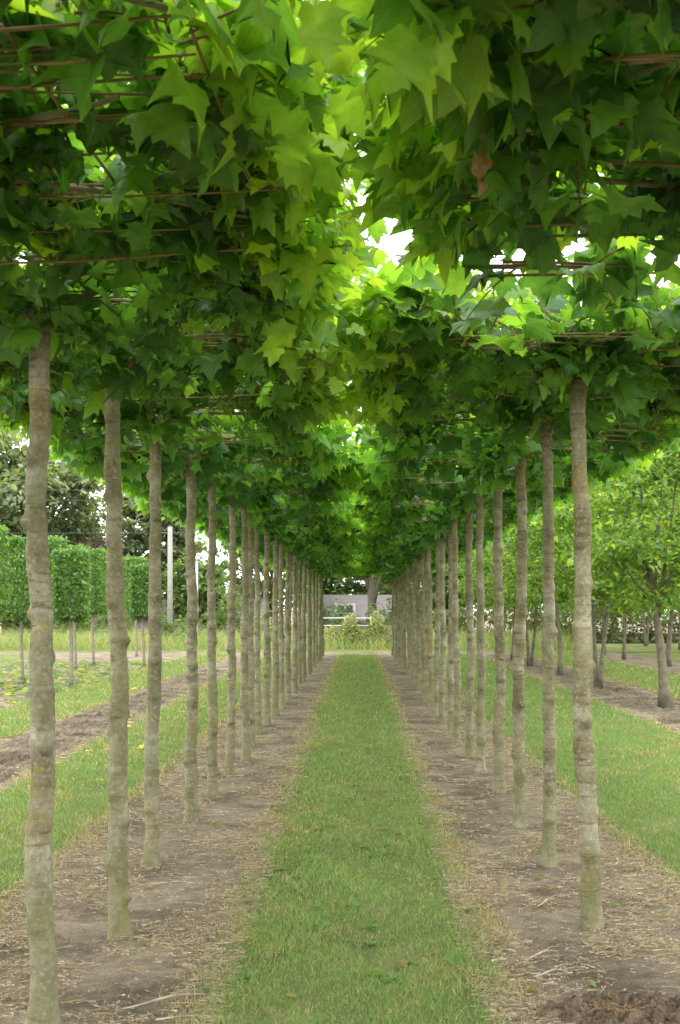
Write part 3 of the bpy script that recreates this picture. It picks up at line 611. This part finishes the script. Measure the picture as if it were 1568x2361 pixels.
# ------------------------------------------------------------------ railway, masts, houses
nb = NB(); nb.add([(-60, 50.6, .02), (20, 50.6, .02), (20, 50.9, .22), (-60, 50.9, .22), (20, 52.9, .22), (-60, 52.9, .22), (20, 53.3, .02), (-60, 53.3, .02)], [(0, 1, 2, 3), (3, 2, 4, 5), (5, 4, 6, 7)], (.2, .2, .2))
link('railway_bed', nb.mesh('railway_bed', M_ballast, False))['kind'] = 'structure'
for k, y in enumerate((51.2, 52.64)):
    nb = NB(); nb.box((-20, y, .30), (80, .07, .15)); tag(link('rail', nb.mesh('rail', M_rust, False)), ['rusty rail on the ballast nearer the field', 'rusty rail on the ballast farther from the field'][k], 'rail')
root = empty('railway_mast', (-8.05, 50, 0)); nb = NB(); nb.tube([(0, 0, 0), (0, 0, 2.6), (0, 0, 5.0)], [.13, .115, .10], 8); link('mast', nb.mesh('mast', M_conc), root)
nb = NB(); nb.tube([(0, 0, 4.7), (-.9, .9, 4.85)], .03, 6); link('bracket', nb.mesh('bracket', M_rust), root); tag(root, 'tall concrete railway mast seen between the third and fourth left trunks', 'mast')
root = empty('lamp_post', (-7.9, 57.2, gz(0, 57.2))); nb = NB(); nb.tube([(0, 0, 0), (0, 0, 2), (0, 0, 3.85-gz(0, 57.2))], [.075, .07, .055], 10); link('pole', nb.mesh('pole', M_white), root)
nb = NB(); nb.tube([(0, 0, 3.85-gz(0, 57.2)), (0, 0, 3.9-gz(0, 57.2)), (0, 0, 4.02-gz(0, 57.2)), (0, 0, 4.06-gz(0, 57.2))], [.08, .19, .17, .05], 12); link('lamp_head', nb.mesh('lamp_head', M_white), root); tag(root, 'white lamp post with a small round head behind the left trunks', 'lamp post')
for k, z in enumerate((4.85, 6.3, 6.75)):
    nb = NB(); x = np.linspace(-60, 30, 40); nb.tube(np.stack([x, np.full(40, 52.), z+.0006*(x+8)**2*(k > 0)], 1), .014, 5); tag(link('overhead_wire', nb.mesh('overhead_wire', M_wire)), ['lowest overhead railway wire crossing the sky at left', 'middle overhead railway wire crossing the sky at left', 'topmost overhead railway wire crossing the sky at left'][k], 'wire')
def house(cx, cy, w, d, eave, ridge, label, wall, dorm):
    b = gz(cx, cy); root = empty('house', (cx, cy, b)); nb = NB(); nb.box((0, 0, eave/2), (w, d, eave))
    nb.add([(-w/2, -d/2, eave), (-w/2, d/2, eave), (-w/2, 0, ridge), (w/2, -d/2, eave), (w/2, d/2, eave), (w/2, 0, ridge)], [(0, 1, 2), (3, 5, 4)], (.5, .5, .5)); link('wall', nb.mesh('wall', wall, False), root)
    nb = NB(); e = .35; s = (ridge-eave)/(d/2)
    for sg in (-1, 1):
        y0 = sg*(d/2+e); z0 = eave-e*s
        V = [(-w/2-e, y0, z0+.05), (w/2+e, y0, z0+.05), (w/2+e, 0, ridge+.05), (-w/2-e, 0, ridge+.05), (-w/2-e, y0, z0+.2), (w/2+e, y0, z0+.2), (w/2+e, 0, ridge+.2), (-w/2-e, 0, ridge+.2)]
        nb.add(V, [(0, 1, 2, 3), (4, 5, 6, 7), (0, 1, 5, 4), (0, 3, 7, 4), (1, 2, 6, 5)], (.2, .2, .2))
    rf = link('roof', nb.mesh('roof', M_roof, False), root); nb = NB(); nb.box((w*.3, .2, ridge+.35), (.6, .6, .9)); link('chimney', nb.mesh('chimney', M_brick, False), rf)
    for i in range(int(w//2.6)):
        x = -w/2+1.5+i*2.6; nb = NB(); nb.box((x, -d/2-.03, eave*.58), (1.3, .1, 1.2)); f = link('window', nb.mesh('window', M_white, False), root)
        nb = NB(); nb.box((x, -d/2-.09, eave*.58), (1.1, .04, 1.0)); link('pane', nb.mesh('pane', M_glass, False), f)
    for x in dorm:
        nb = NB(); nb.box((x, -d/4-.3, eave+(ridge-eave)*.5), (1.5, 1.6, .8)); f = link('dormer', nb.mesh('dormer', M_wallw, False), root)
        nb = NB(); nb.box((x-.3, -d/4-1.12, eave+(ridge-eave)*.5), (.5, .05, .5)); nb.box((x+.3, -d/4-1.12, eave+(ridge-eave)*.5), (.5, .05, .5)); link('pane', nb.mesh('pane', M_glass, False), f)
    tag(root, label, 'house')
house(-11, 80, 9, 7, 3.1, 4.6, 'low white-walled house with a grey roof seen left of the lamp post', M_wallw, [])
house(.5, 86, 9, 7, 2.9, 4.6, 'grey-roofed house with a dormer seen through the end of the path', M_wallw, [-1.4])
house(-20, 82, 8, 7, 3.1, 4.7, 'grey-roofed house behind the boxed limes', M_brick, [])
root = empty('barrier', (-.6, 53.8, 0)); nb = NB()
for z in (.35, .7, 1.05): nb.tube([(-1.2, 0, z), (1.2, 0, z)], .025, 6)
link('rails', nb.mesh('rails', M_white), root)
for x in (-1.2, 0, 1.2):
    nb = NB(); nb.tube([(x, 0, 0), (x, 0, 1.12)], .03, 6); link('post', nb.mesh('post', M_white), root)
tag(root, 'white metal barrier beyond the end of the path, left of the thick trunk', 'barrier')

# ------------------------------------------------------------------ world, sun, camera
w = bpy.data.worlds.new('World'); bpy.context.scene.world = w; w.use_nodes = True; nt = w.node_tree
bg = nt.nodes['Background']; sky = nt.nodes.new('ShaderNodeTexSky'); sky.sky_type = 'NISHITA'; sky.sun_disc = False
sky.sun_elevation = R(55); sky.sun_rotation = R(200)
tc = nt.nodes.new('ShaderNodeTexCoord'); nz = noise(nt, tc.outputs['Generated'], 2.2, 5)
rp = ramp(nt, [(.3, (.80, .82, .86)), (.65, (1, 1, 1))]); nt.links.new(nz.outputs['Fac'], rp.inputs[0])
cl = mixc(nt, 1.0, rp.outputs[0], (31, 31.2, 31.2), 'MULTIPLY')
mx = mixc(nt, .88, sky.outputs[0], cl); nt.links.new(mx, bg.inputs['Color']); bg.inputs['Strength'].default_value = 0.14
sd = bpy.data.lights.new('sun', 'SUN'); sd.energy = 1.5; sd.angle = R(18); sd.color = (1, .96, .88); so = bpy.data.objects.new('sun', sd); C.objects.link(so); so.rotation_euler = (R(33), R(12), R(-20))
cd = bpy.data.cameras.new('camera'); co = bpy.data.objects.new('camera', cd); C.objects.link(co); co.location = (0, 0, 1.5); co.rotation_euler = (R(90), 0, 0)
cd.sensor_fit = 'VERTICAL'; cd.sensor_height = 36; cd.lens = 36*2688/2361; cd.shift_y = 222/2361; cd.shift_x = -41/2361; cd.clip_end = 2000; cd.clip_start = .05
cd.dof.use_dof = True; cd.dof.focus_distance = 7.5; cd.dof.aperture_fstop = 8
sc = bpy.context.scene; sc.camera = co; sc.view_settings.view_transform = 'Standard'; sc.view_settings.look = 'None'
